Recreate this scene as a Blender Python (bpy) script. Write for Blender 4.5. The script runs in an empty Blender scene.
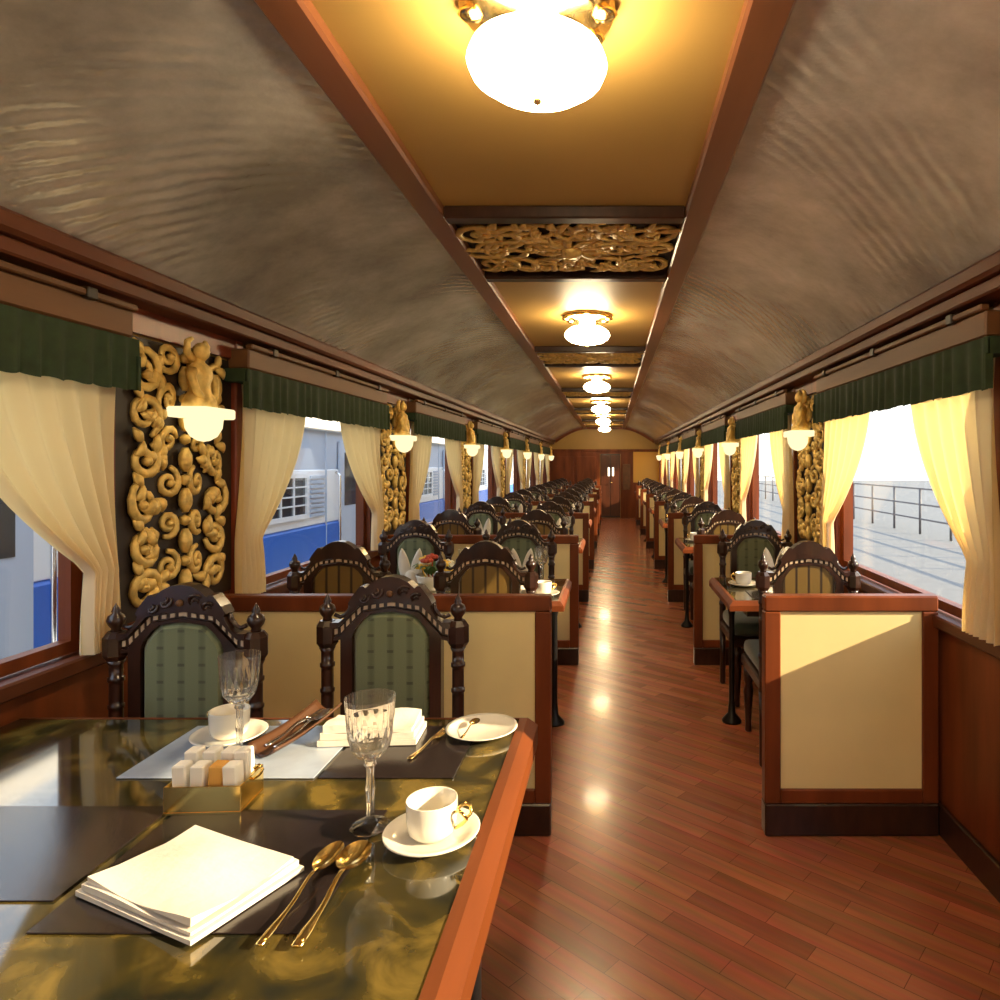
import bpy, bmesh, math, random
from mathutils import Vector, Matrix
PI = math.pi
random.seed(7)
C = bpy.context.scene.collection
S = bpy.context.scene

# ------------------------------------------------------------------ camera, sky, sun, exposure
cam = bpy.data.objects.new('camera', bpy.data.cameras.new('camera'))
C.objects.link(cam)
cam.location = (0, 0, 1.45)
cam.rotation_euler = (PI / 2, 0, 0)
cam.data.sensor_width = 36
cam.data.lens = 24.48
cam.data.shift_x = -0.111
cam.data.shift_y = -0.036
cam.data.clip_start = 0.02
S.camera = cam
w = bpy.data.worlds.new('sky'); S.world = w; w.use_nodes = True
bg = w.node_tree.nodes['Background']
tc = w.node_tree.nodes.new('ShaderNodeTexCoord'); sep = w.node_tree.nodes.new('ShaderNodeSeparateXYZ')
rp = w.node_tree.nodes.new('ShaderNodeValToRGB')
rp.color_ramp.elements[0].position = 0.0; rp.color_ramp.elements[0].color = (1.0, 0.93, 0.80, 1)
rp.color_ramp.elements[1].position = 0.5; rp.color_ramp.elements[1].color = (0.72, 0.84, 1.0, 1)
w.node_tree.links.new(tc.outputs['Generated'], sep.inputs[0]); w.node_tree.links.new(sep.outputs['Z'], rp.inputs[0])
w.node_tree.links.new(rp.outputs[0], bg.inputs['Color'])
bg.inputs['Strength'].default_value = 1.75
sun = bpy.data.objects.new('sun', bpy.data.lights.new('sun', 'SUN')); C.objects.link(sun)
sun.rotation_euler = Vector((-1.0, 0.25, -0.42)).to_track_quat('-Z', 'Y').to_euler()
sun.data.energy = 10.5; sun.data.angle = 0.008; sun.data.color = (1.0, 0.77, 0.47)
GLOBE = 38.0       # strength of the ceiling lamps
S.view_settings.view_transform = 'Standard'; S.view_settings.look = 'None'
S.view_settings.gamma = 1; S.view_settings.use_curve_mapping = False
S.view_settings.exposure = 0.58

# ------------------------------------------------------------------ materials
def mat(name, col, rough=0.5, metal=0.0, var=0.0, scale=20, bump=0.0, bscale=None, stretch=(1, 1, 1), col2=None, coat=0.0, spec=None, sheen=0.0):
    m = bpy.data.materials.new(name); m.use_nodes = True
    n, l = m.node_tree.nodes, m.node_tree.links
    b = n['Principled BSDF']
    b.inputs['Base Color'].default_value = (*col, 1); b.inputs['Roughness'].default_value = rough; b.inputs['Metallic'].default_value = metal
    if coat: b.inputs['Coat Weight'].default_value = coat; b.inputs['Coat Roughness'].default_value = 0.08
    if spec is not None: b.inputs['Specular IOR Level'].default_value = spec
    if sheen: b.inputs['Sheen Weight'].default_value = sheen
    if var or bump or col2:
        t = n.new('ShaderNodeTexCoord'); mp = n.new('ShaderNodeMapping'); mp.inputs['Scale'].default_value = stretch
        l.new(t.outputs['Object'], mp.inputs[0])
        z = n.new('ShaderNodeTexNoise'); z.inputs['Scale'].default_value = scale; z.inputs['Detail'].default_value = 6
        l.new(mp.outputs[0], z.inputs['Vector'])
        if var or col2:
            r = n.new('ShaderNodeValToRGB'); r.color_ramp.elements[0].position = 0.3; r.color_ramp.elements[1].position = 0.7
            c2 = col2 or tuple(min(1, c * (1 + var)) for c in col)
            c1 = col if col2 else tuple(c * (1 - var) for c in col)
            r.color_ramp.elements[0].color = (*c1, 1); r.color_ramp.elements[1].color = (*c2, 1)
            l.new(z.outputs['Fac'], r.inputs[0]); l.new(r.outputs[0], b.inputs['Base Color'])
        if bump:
            z2 = n.new('ShaderNodeTexNoise'); z2.inputs['Scale'].default_value = bscale or scale; z2.inputs['Detail'].default_value = 4
            l.new(mp.outputs[0], z2.inputs['Vector'])
            k = n.new('ShaderNodeBump'); k.inputs['Strength'].default_value = bump; k.inputs['Distance'].default_value = 0.01
            l.new(z2.outputs['Fac'], k.inputs['Height']); l.new(k.outputs[0], b.inputs['Normal'])
    return m
M = {}
M['wood'] = mat('mahogany', (0.17, 0.040, 0.010), 0.42, var=0.35, scale=9, stretch=(1, 1, 0.15), spec=0.3)
M['wood_h'] = mat('mahogany_rail', (0.11, 0.030, 0.010), 0.5, var=0.3, scale=9, stretch=(1, 0.1, 1), spec=0.3)
M['tan_wood'] = mat('light_brown_wood', (0.14, 0.058, 0.018), 0.55, var=0.2, scale=10, stretch=(1, 0.1, 1))
M['dark_wood'] = mat('dark_walnut', (0.030, 0.011, 0.006), 0.28, var=0.4, scale=30, stretch=(1, 1, 0.3), coat=0.3)
M['rim_wood'] = mat('orange_mahogany', (0.14, 0.034, 0.006), 0.55, var=0.25, scale=12, stretch=(1, 0.12, 1), spec=0.2)
M['cream'] = mat('cream_panel', (0.86, 0.71, 0.35), 0.5, var=0.05, scale=3)
M['ochre'] = mat('ochre_panel', (0.42, 0.255, 0.07), 0.5, var=0.06, scale=2)
M['gold'] = mat('gilded_carving', (0.78, 0.54, 0.16), 0.4, metal=0.3, var=0.25, scale=25, bump=0.3, bscale=60)
M['brass'] = mat('polished_brass', (0.85, 0.62, 0.25), 0.22, metal=1.0)
M['goldmetal'] = mat('gold_plated_metal', (0.95, 0.68, 0.22), 0.16, metal=1.0)
M['silver'] = mat('silver_metal', (0.75, 0.76, 0.78), 0.2, metal=1.0)
M['black'] = mat('black_board', (0.018, 0.010, 0.007), 0.5)
M['iron'] = mat('black_iron', (0.012, 0.011, 0.011), 0.35, metal=0.3)
M['green_cloth'] = mat('green_upholstery', (0.19, 0.235, 0.125), 0.75, var=0.15, scale=60, bump=0.15, bscale=300, sheen=0.3)
M['seat_cloth'] = mat('dark_green_velvet', (0.045, 0.07, 0.04), 0.65, var=0.2, scale=40, bump=0.1, bscale=200, sheen=0.5)
M['valance'] = mat('dark_green_velvet_valance', (0.020, 0.040, 0.014), 0.8, var=0.2, scale=30)
M['porcelain'] = mat('white_porcelain', (0.78, 0.73, 0.62), 0.12, coat=0.5)
M['linen'] = mat('white_linen', (0.74, 0.67, 0.56), 0.85, var=0.03, scale=30, bump=0.2, bscale=40)
M['leather'] = mat('dark_brown_leather', (0.018, 0.012, 0.011), 0.16, var=0.2, scale=50, bump=0.03, bscale=250)
M['train_blue'] = mat('blue_carriage_paint', (0.006, 0.13, 0.62), 0.4)
M['train_white'] = mat('white_carriage_paint', (0.86, 0.88, 0.90), 0.35)
M['train_grey'] = mat('grey_carriage_roof', (0.45, 0.53, 0.66), 0.5)
M['darkglass'] = mat('dark_glass', (0.03, 0.04, 0.05), 0.08)
M['concrete'] = mat('pale_paving', (0.15, 0.155, 0.155), 0.8, var=0.08, scale=4)
M['railing'] = mat('grey_steel', (0.10, 0.10, 0.11), 0.5)
M['yellow'] = mat('yellow_petals', (0.85, 0.55, 0.06), 0.6)
M['red'] = mat('red_petals', (0.50, 0.06, 0.02), 0.6)
M['white_petals'] = mat('cream_petals', (0.85, 0.80, 0.62), 0.6)
M['leaf'] = mat('leaf_green', (0.06, 0.12, 0.025), 0.6)
M['tray'] = mat('brown_tray_leather', (0.075, 0.03, 0.012), 0.4)
M['door'] = mat('dark_door_wood', (0.085, 0.022, 0.008), 0.4, var=0.3, scale=9, stretch=(1, 1, 0.15))
M['trim_wood'] = mat('brown_ceiling_moulding', (0.21, 0.075, 0.03), 0.35, var=0.2, scale=9, stretch=(1, 0.1, 1))
M['opening_pale'] = mat('pale_opening_fill', (0.62, 0.46, 0.30), 0.45)  # pale fill in place of the light showing through the chair arch
M['orange'] = mat('orange_panel', (0.72, 0.36, 0.05), 0.5)
M['reflection_leather'] = mat('leather_painted_reflection', (0.34, 0.39, 0.47), 0.2, var=0.15, scale=8)  # pale grey stands in for the window reflected in one placemat
M['packet'] = mat('white_paper', (0.88, 0.84, 0.74), 0.7)
M['packet_tan'] = mat('amber_paper', (0.70, 0.36, 0.07), 0.7)
M['redwood'] = mat('red_mahogany', (0.22, 0.042, 0.016), 0.35, var=0.25, scale=9, stretch=(1, 1, 0.2))

def N(m): return m.node_tree.nodes, m.node_tree.links, m.node_tree.nodes['Principled BSDF']
# silver leaf vault: crumpled metal foil with rippled creases
m = mat('silver_leaf', (0.36, 0.33, 0.28), 0.25, metal=0.6); M['foil'] = m
n, l, b = N(m)
t = n.new('ShaderNodeTexCoord')
nz = n.new('ShaderNodeTexNoise'); nz.inputs['Scale'].default_value = 1.6; nz.inputs['Detail'].default_value = 7; nz.inputs['Roughness'].default_value = 0.65
l.new(t.outputs['Object'], nz.inputs['Vector'])
cr = n.new('ShaderNodeValToRGB'); cr.color_ramp.elements[0].position = 0.35; cr.color_ramp.elements[0].color = (0.40, 0.40, 0.39, 1)
cr.color_ramp.elements[1].position = 0.7; cr.color_ramp.elements[1].color = (0.92, 0.91, 0.88, 1)
l.new(nz.outputs['Fac'], cr.inputs[0]); l.new(cr.outputs[0], b.inputs['Base Color'])
wv = n.new('ShaderNodeTexWave'); wv.inputs['Scale'].default_value = 5.5; wv.inputs['Distortion'].default_value = 3.0; wv.inputs['Detail'].default_value = 3
mp = n.new('ShaderNodeMapping'); mp.inputs['Rotation'].default_value = (0, 0, 0.9); l.new(t.outputs['Object'], mp.inputs[0]); l.new(mp.outputs[0], wv.inputs['Vector'])
msk = n.new('ShaderNodeTexNoise'); msk.inputs['Scale'].default_value = 1.1; msk.inputs['Detail'].default_value = 2; l.new(t.outputs['Object'], msk.inputs['Vector'])
mr = n.new('ShaderNodeMapRange'); mr.inputs['From Min'].default_value = 0.50; mr.inputs['From Max'].default_value = 0.64; l.new(msk.outputs['Fac'], mr.inputs['Value'])
mul = n.new('ShaderNodeMath'); mul.operation = 'MULTIPLY'; l.new(wv.outputs['Fac'], mul.inputs[0]); l.new(mr.outputs[0], mul.inputs[1])
fine = n.new('ShaderNodeTexNoise'); fine.inputs['Scale'].default_value = 45; fine.inputs['Detail'].default_value = 5; l.new(t.outputs['Object'], fine.inputs['Vector'])
mad = n.new('ShaderNodeMath'); mad.operation = 'MULTIPLY_ADD'; mad.inputs[1].default_value = 0.35; l.new(fine.outputs['Fac'], mad.inputs[0]); l.new(mul.outputs[0], mad.inputs[2])
bp = n.new('ShaderNodeBump'); bp.inputs['Strength'].default_value = 0.6; bp.inputs['Distance'].default_value = 0.007; l.new(mad.outputs[0], bp.inputs['Height']); l.new(bp.outputs[0], b.inputs['Normal'])
# parquet floor, planks laid diagonally
m = mat('cherry_parquet', (0.3, 0.1, 0.04), 0.27, coat=0.15); M['floor'] = m
n, l, b = N(m)
t = n.new('ShaderNodeTexCoord'); mp = n.new('ShaderNodeMapping'); mp.inputs['Rotation'].default_value = (0, 0, math.radians(40)); l.new(t.outputs['Object'], mp.inputs[0])
br = n.new('ShaderNodeTexBrick'); br.inputs['Color1'].default_value = (0.44, 0.125, 0.045, 1); br.inputs['Color2'].default_value = (0.28, 0.075, 0.028, 1)
br.inputs['Mortar'].default_value = (0.16, 0.045, 0.018, 1); br.inputs['Scale'].default_value = 1.0; br.inputs['Mortar Size'].default_value = 0.0012
br.inputs['Brick Width'].default_value = 0.42; br.inputs['Row Height'].default_value = 0.07; br.offset = 0.4
l.new(mp.outputs[0], br.inputs['Vector'])
mp2 = n.new('ShaderNodeMapping'); mp2.inputs['Scale'].default_value = (2.5, 30, 1); l.new(mp.outputs[0], mp2.inputs[0])
nz = n.new('ShaderNodeTexNoise'); nz.inputs['Scale'].default_value = 1; nz.inputs['Detail'].default_value = 5; l.new(mp2.outputs[0], nz.inputs['Vector'])
mx = n.new('ShaderNodeMixRGB'); mx.blend_type = 'OVERLAY'; mx.inputs[0].default_value = 0.55; l.new(br.outputs['Color'], mx.inputs[1]); l.new(nz.outputs['Color'], mx.inputs[2])
hs = n.new('ShaderNodeHueSaturation'); hs.inputs['Saturation'].default_value = 0.95; l.new(mx.outputs[0], hs.inputs['Color']); l.new(hs.outputs[0], b.inputs['Base Color'])
# polished green-brown marble
m = mat('green_brown_marble', (0.1, 0.08, 0.03), 0.06, coat=0.6); M['marble'] = m
n, l, b = N(m)
t = n.new('ShaderNodeTexCoord'); nz = n.new('ShaderNodeTexNoise'); nz.inputs['Scale'].default_value = 9; nz.inputs['Detail'].default_value = 6; nz.inputs['Distortion'].default_value = 0.6
l.new(t.outputs['Object'], nz.inputs['Vector'])
cr = n.new('ShaderNodeValToRGB'); e = cr.color_ramp.elements
e[0].position = 0.36; e[0].color = (0.018, 0.018, 0.010, 1); e[1].position = 0.66; e[1].color = (0.17, 0.115, 0.024, 1)
x = e.new(0.5); x.color = (0.045, 0.034, 0.009, 1)
l.new(nz.outputs['Fac'], cr.inputs[0]); l.new(cr.outputs[0], b.inputs['Base Color'])
# planked chair back
m = mat('olive_brown_planks', (0.13, 0.085, 0.022), 0.4); M['planks'] = m
n, l, b = N(m)
t = n.new('ShaderNodeTexCoord'); wv = n.new('ShaderNodeTexWave'); wv.inputs['Scale'].default_value = 5.3; wv.bands_direction = 'X'; l.new(t.outputs['Object'], wv.inputs['Vector'])
cr = n.new('ShaderNodeValToRGB'); cr.color_ramp.elements[0].position = 0.02; cr.color_ramp.elements[0].color = (0.03, 0.015, 0.006, 1)
cr.color_ramp.elements[1].position = 0.16; cr.color_ramp.elements[1].color = (0.16, 0.095, 0.022, 1)
l.new(wv.outputs['Fac'], cr.inputs[0]); l.new(cr.outputs[0], b.inputs['Base Color'])
# upholstery with a small woven motif and vertical stripes
m = M['green_cloth']; n, l, b = N(m)
t = n.new('ShaderNodeTexCoord'); mp = n.new('ShaderNodeMapping'); mp.inputs['Rotation'].default_value = (PI / 2, 0, 0); mp.inputs['Location'].default_value = (0.033, 0.03, 0); l.new(t.outputs['Object'], mp.inputs[0])
br = n.new('ShaderNodeTexBrick'); br.offset = 0; br.inputs['Scale'].default_value = 1; br.inputs['Brick Width'].default_value = 0.064; br.inputs['Row Height'].default_value = 0.052
br.inputs['Mortar Size'].default_value = 0.0215; br.inputs['Mortar Smooth'].default_value = 0.0
br.inputs['Color1'].default_value = (0.5, 0.5, 0.5, 1); br.inputs['Color2'].default_value = (0.62, 0.62, 0.62, 1); br.inputs['Mortar'].default_value = (1, 1, 1, 1)
l.new(mp.outputs[0], br.inputs['Vector'])
wv = n.new('ShaderNodeTexWave'); wv.inputs['Scale'].default_value = 5; wv.bands_direction = 'X'; l.new(t.outputs['Object'], wv.inputs['Vector'])
cr = n.new('ShaderNodeValToRGB'); cr.color_ramp.elements[0].position = 0.0; cr.color_ramp.elements[0].color = (0.10, 0.115, 0.055, 1)
cr.color_ramp.elements[1].position = 0.4; cr.color_ramp.elements[1].color = (0.15, 0.17, 0.085, 1); l.new(wv.outputs['Fac'], cr.inputs[0])
mx = n.new('ShaderNodeMixRGB'); mx.blend_type = 'MULTIPLY'; mx.inputs[0].default_value = 1; l.new(cr.outputs[0], mx.inputs[1]); l.new(br.outputs['Color'], mx.inputs[2]); l.new(mx.outputs[0], b.inputs['Base Color'])

def special(name):
    m = bpy.data.materials.new(name); m.use_nodes = True; n = m.node_tree.nodes; n.clear()
    return m, n, m.node_tree.links, n.new('ShaderNodeOutputMaterial')
m, n, l, o = special('sheer_cream_curtain'); M['curtain'] = m
d = n.new('ShaderNodeBsdfDiffuse'); d.inputs[0].default_value = (0.95, 0.86, 0.60, 1); tr = n.new('ShaderNodeBsdfTranslucent'); tr.inputs[0].default_value = (0.86, 0.62, 0.25, 1)
x = n.new('ShaderNodeMixShader'); x.inputs[0].default_value = 0.5; l.new(d.outputs[0], x.inputs[1]); l.new(tr.outputs[0], x.inputs[2]); l.new(x.outputs[0], o.inputs[0])
m, n, l, o = special('window_glass'); M['pane'] = m
tr = n.new('ShaderNodeBsdfTransparent'); tr.inputs[0].default_value = (0.96, 0.98, 1, 1); g = n.new('ShaderNodeBsdfGlossy'); g.inputs['Roughness'].default_value = 0.02
x = n.new('ShaderNodeMixShader'); x.inputs[0].default_value = 0.05; l.new(tr.outputs[0], x.inputs[1]); l.new(g.outputs[0], x.inputs[2]); l.new(x.outputs[0], o.inputs[0])
m, n, l, o = special('cut_crystal'); M['crystal'] = m
g = n.new('ShaderNodeBsdfGlass'); g.inputs['IOR'].default_value = 1.5; g.inputs['Roughness'].default_value = 0.0; g.inputs[0].default_value = (0.99, 0.98, 0.96, 1)
tw = n.new('ShaderNodeBsdfTranslucent'); tw.inputs[0].default_value = (0.95, 0.93, 0.9, 1); x = n.new('ShaderNodeMixShader'); x.inputs[0].default_value = 0.05
l.new(g.outputs[0], x.inputs[1]); l.new(tw.outputs[0], x.inputs[2]); l.new(x.outputs[0], o.inputs[0])
def emit(name, col, s):
    m, n, l, o = special(name); e = n.new('ShaderNodeEmission'); e.inputs[0].default_value = (*col, 1); e.inputs[1].default_value = s; l.new(e.outputs[0], o.inputs[0]); return m
M['globe'] = emit('lit_opal_globe', (1.0, 0.79, 0.48), GLOBE)
M['sconce_lit'] = emit('lit_alabaster', (1.0, 0.78, 0.42), 1.0)
M['slot_lit'] = emit('lit_door_glass', (1.0, 0.85, 0.6), 2.0)

# ------------------------------------------------------------------ mesh builder
class MB:
    def __init__(s): s.v = []; s.f = []; s.sm = []; s.mi = []
    def add(s, vs, fs, smooth=False, mi=0):
        k = len(s.v); s.v += [tuple(v) for v in vs]; s.f += [tuple(i + k for i in f) for f in fs]; s.sm += [smooth] * len(fs); s.mi += [mi] * len(fs); return s
    def box(s, x0, x1, y0, y1, z0, z1, bev=0.0, mi=0, seg=1):
        if x0 > x1: x0, x1 = x1, x0
        if y0 > y1: y0, y1 = y1, y0
        if not bev:
            return s.add([(x0, y0, z0), (x1, y0, z0), (x1, y1, z0), (x0, y1, z0), (x0, y0, z1), (x1, y0, z1), (x1, y1, z1), (x0, y1, z1)],
                         [(0, 3, 2, 1), (4, 5, 6, 7), (0, 1, 5, 4), (1, 2, 6, 5), (2, 3, 7, 6), (3, 0, 4, 7)], mi=mi)
        bm = bmesh.new(); bmesh.ops.create_cube(bm, size=1)
        for v in bm.verts: v.co = ((x0 + x1) / 2 + v.co.x * (x1 - x0), (y0 + y1) / 2 + v.co.y * (y1 - y0), (z0 + z1) / 2 + v.co.z * (z1 - z0))
        bmesh.ops.bevel(bm, geom=bm.edges[:], offset=bev, segments=seg, affect='EDGES', profile=0.5)
        bm.verts.index_update()
        s.add([v.co[:] for v in bm.verts], [[v.index for v in f.verts] for f in bm.faces], smooth=seg > 1, mi=mi); bm.free(); return s
    def lathe(s, prof, n=24, c=(0, 0, 0), smooth=True, axis='z', mi=0, sq=(1, 1)):
        vs, fs = [], []
        for r, z in prof:
            for k in range(n):
                a = 2 * PI * k / n; p = (r * math.cos(a) * sq[0], r * math.sin(a) * sq[1], z)
                if axis == 'y': p = (p[0], p[2], p[1])
                if axis == 'x': p = (p[2], p[0], p[1])
                vs.append((c[0] + p[0], c[1] + p[1], c[2] + p[2]))
        for i in range(len(prof) - 1):
            for k in range(n):
                k2 = (k + 1) % n; fs.append((i * n + k, i * n + k2, (i + 1) * n + k2, (i + 1) * n + k))
        if prof[0][0] > 1e-6: fs.append(tuple(range(n))[::-1])
        if prof[-1][0] > 1e-6: fs.append(tuple(range((len(prof) - 1) * n, len(prof) * n)))
        return s.add(vs, fs, smooth, mi)
    def ball(s, c, r, n=12, mi=0):
        k = max(4, n // 2); pr = [(max(1e-7, math.sin(PI * i / k)), -math.cos(PI * i / k)) for i in range(k + 1)]
        r = (r, r, r) if isinstance(r, (int, float)) else r
        vs, fs = [], []
        for a, z in pr:
            for j in range(n): vs.append((c[0] + r[0] * a * math.cos(2 * PI * j / n), c[1] + r[1] * a * math.sin(2 * PI * j / n), c[2] + r[2] * z))
        for i in range(k):
            for j in range(n): fs.append((i * n + j, i * n + (j + 1) % n, (i + 1) * n + (j + 1) % n, (i + 1) * n + j))
        return s.add(vs, fs, True, mi)
    def tube(s, pts, rad, n=8, up=None, flat=1.0, mi=0):
        pts = [Vector(p) for p in pts]; L = len(pts)
        if isinstance(rad, (int, float)): rad = [rad] * L
        vs, fs = [], []; pn = None
        for i, p in enumerate(pts):
            d = (pts[min(i + 1, L - 1)] - pts[max(i - 1, 0)]).normalized()
            if up is not None: a = Vector(up); a = (a - d * a.dot(d)).normalized()
            else:
                a = pn if pn is not None else (Vector((0, 0, 1)) if abs(d.z) < 0.9 else Vector((1, 0, 0)))
                a = (a - d * a.dot(d)).normalized(); pn = a
            bb = d.cross(a)
            for k in range(n):
                q = 2 * PI * k / n; vs.append(p + a * (math.cos(q) * rad[i] * flat) + bb * (math.sin(q) * rad[i]))
        for i in range(L - 1):
            for k in range(n): fs.append((i * n + k, i * n + (k + 1) % n, (i + 1) * n + (k + 1) % n, (i + 1) * n + k))
        fs.append(tuple(range(n))[::-1]); fs.append(tuple(range((L - 1) * n, L * n)))
        return s.add(vs, fs, True, mi)
    def prism(s, pts, y0, y1, mi=0):
        n = len(pts); vs = [(x, y0, z) for x, z in pts] + [(x, y1, z) for x, z in pts]
        fs = [tuple(range(n)), tuple(range(n, 2 * n))[::-1]] + [(i, i + n, (i + 1) % n + n, (i + 1) % n) for i in range(n)]
        return s.add(vs, fs, mi=mi)
    def band(s, A, B, y0, y1, closed=False, mi=0):     # solid strip between two polylines in the xz plane
        n = len(A); vs = [(x, y, z) for y in (y0, y1) for P in (A, B) for x, z in P]; fs = []
        for i in range(n if closed else n - 1):
            j = (i + 1) % n
            fs += [(i, j, n + j, n + i), (2 * n + i, 3 * n + i, 3 * n + j, 2 * n + j), (i, 2 * n + i, 2 * n + j, j), (n + i, n + j, 3 * n + j, 3 * n + i)]
        if not closed: fs += [(0, n, 3 * n, 2 * n), (n - 1, 3 * n - 1, 4 * n - 1, 2 * n - 1)]
        return s.add(vs, fs, mi=mi)
    def grid(s, fn, nu, nv, smooth=True, mi=0):
        vs = [fn(i / nu, j / nv) for j in range(nv + 1) for i in range(nu + 1)]
        fs = [(j * (nu + 1) + i, j * (nu + 1) + i + 1, (j + 1) * (nu + 1) + i + 1, (j + 1) * (nu + 1) + i) for j in range(nv) for i in range(nu)]
        return s.add(vs, fs, smooth, mi)
    def xf(s, mtx): s.v = [tuple(mtx @ Vector(v)) for v in s.v]; return s
    def build(s, name, material, parent=None, solid=0.0):
        me = bpy.data.meshes.new(name); me.from_pydata(s.v, [], s.f)
        for mm in (material if isinstance(material, (list, tuple)) else [material]): me.materials.append(mm)
        me.polygons.foreach_set('use_smooth', s.sm); me.polygons.foreach_set('material_index', s.mi)
        bm = bmesh.new(); bm.from_mesh(me); bmesh.ops.recalc_face_normals(bm, faces=bm.faces[:]); bm.to_mesh(me); bm.free()
        o = bpy.data.objects.new(name, me); C.objects.link(o)
        if parent: o.parent = parent
        if solid: q = o.modifiers.new('solid', 'SOLIDIFY'); q.thickness = solid; q.offset = 0
        return o
def tag(o, label, cat, group=None):
    o['label'] = label; o['category'] = cat
    if group: o['group'] = group
    return o
def thing(name, label, cat, loc=(0, 0, 0), rz=0, group=None):
    o = bpy.data.objects.new(name, None); C.objects.link(o); o.empty_display_size = 0.1
    o.location = loc; o.rotation_euler = (0, 0, rz); return tag(o, label, cat, group)
def struct(o): o['kind'] = 'structure'; return o
def dup(o, loc=None, rz=None, label=None, group=None, parent=None):
    c = o.copy(); C.objects.link(c)
    if parent is not None: c.parent = parent
    if loc is not None: c.location = loc
    if rz is not None: c.rotation_euler = (0, 0, rz)
    if label: c['label'] = label
    if group: c['group'] = group
    for ch in list(o.children): dup(ch, parent=c)
    return c
def resample(P, n):
    d = [0]
    for a, b in zip(P, P[1:]): d.append(d[-1] + math.dist(a, b))
    out = []
    for i in range(n):
        t = d[-1] * i / (n - 1); k = 0
        while k < len(d) - 2 and d[k + 1] < t: k += 1
        u = (t - d[k]) / max(1e-9, d[k + 1] - d[k]); out.append(tuple(a + (b - a) * u for a, b in zip(P[k], P[k + 1])))
    return out
ORD = ['first', 'second', 'third', 'fourth', 'fifth', 'sixth', 'seventh', 'eighth', 'ninth']

# ------------------------------------------------------------------ dimensions
XL, XR, XC = -1.65, 1.30, -0.18        # side walls, centre line of the ceiling
Y0, Y1 = -7.2, 18.4                    # rear wall behind the camera, far end wall
SILL, WTOP, CORN = 0.85, 1.80, 2.08    # window sill, window top, springing of the vault
ZC = 2.45                              # flat ceiling
SX0, SX1 = -0.66, 0.30                 # the flat ceiling strip
PITCH, BAY = 2.50, 2.25
PL = [2.58 + PITCH * k for k in range(-1, 7)]        # pillar centres, left wall
PR = [1.85 + PITCH * k for k in range(-1, 7)]        # pillar centres, right wall
PW = 0.42                              # half a pillar's width

# ------------------------------------------------------------------ room shell
struct(MB().box(XL - 0.1, XR + 0.1, Y0, Y1 + 0.1, -0.08, 0).build('floor', M['floor']))
def wall(side, X, pill, name):
    t = 0.10 * side; mb = MB()
    mb.box(X, X + t, Y0, Y1, 0, SILL, mi=0); mb.box(X, X + t, Y0, Y1, WTOP, ZC + 0.05, mi=1)
    ed = [Y0] + [q for p in pill for q in (p - PW, p + PW)] + [Y1]
    for a, b in zip(ed[1::2], ed[2::2]): mb.box(X, X + t, a, b, SILL, WTOP, mi=0)
    for q in range(3): mb.box(X, X + t, pill[0] - PITCH * q - PW, pill[0] - PITCH * q + PW, SILL, WTOP, mi=0)
    if ed[-1] - ed[-2] > 0: mb.box(X, X + t, max(ed[-2], Y1 - 0.3), Y1, SILL, WTOP, mi=0)
    return struct(mb.build(name, [M['wood'], M['ochre']]))
wall(-1, XL, PL, 'wall_left'); wall(1, XR, PR, 'wall_right')
# vault: two curved panels of silver leaf and the flat ochre strip
def vault(sx, xe, xw):
    mb = MB(); prof = []
    for i in range(15):
        t = i / 14; prof.append((xe + (xw - xe) * t, ZC - (ZC - CORN) * t ** 1.7))
    mb.grid(lambda u, v: (*[q[0] for q in [prof[round(u * 14)]]], Y0 + (Y1 - Y0) * v, prof[round(u * 14)][1]), 14, 60)
    return mb, prof
vl, profL = vault(-1, SX0 - 0.03, XL + 0.12); vr, profR = vault(1, SX1 + 0.03, XR - 0.12)
mb = MB(); mb.box(SX0 - 0.05, SX1 + 0.05, Y0, Y1, ZC, ZC + 0.05, mi=1)
for q in (vl, vr): mb.add(q.v, q.f, True, 0)
struct(mb.build('ceiling', [M['foil'], M['ochre']]))
struct(MB().box(XL - 0.2, XR + 0.2, Y0, Y1, ZC + 0.06, ZC + 0.12).build('roof', M['train_grey']))
struct(MB().box(XL, XR, Y0 - 0.1, Y0, 0, ZC + 0.1).build('wall_rear', M['ochre']))
ti = [0]
def trim(mb, m): ti[0] += 1; return struct(mb.build('trim_%d' % ti[0], m))
for xa, xb in ((SX0 - 0.09, SX0 + 0.012), (SX1 - 0.012, SX1 + 0.09)):
    trim(MB().box(xa, xb, Y0, Y1, ZC - 0.035, ZC + 0.01, bev=0.008), M['trim_wood'])
for sgn, X in ((1, XL), (-1, XR)):
    a = X; mb = MB()
    mb.box(a, a + sgn * 0.15, Y0, Y1, 2.03, 2.09, bev=0.012); mb.box(a, a + sgn * 0.12, Y0, Y1, 1.985, 2.03, bev=0.006)
    trim(mb, M['wood_h'])
    trim(MB().box(a, a + sgn * 0.045, Y0, Y1, SILL - 0.035, SILL + 0.012, bev=0.006), M['wood_h'])
for sgn, X, nm in ((1, XL, 'baseboard_left'), (-1, XR, 'baseboard_right')):
    struct(MB().box(X, X + sgn * 0.02, Y0, Y1, 0, 0.12, bev=0.004).build(nm, M['dark_wood']))
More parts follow.
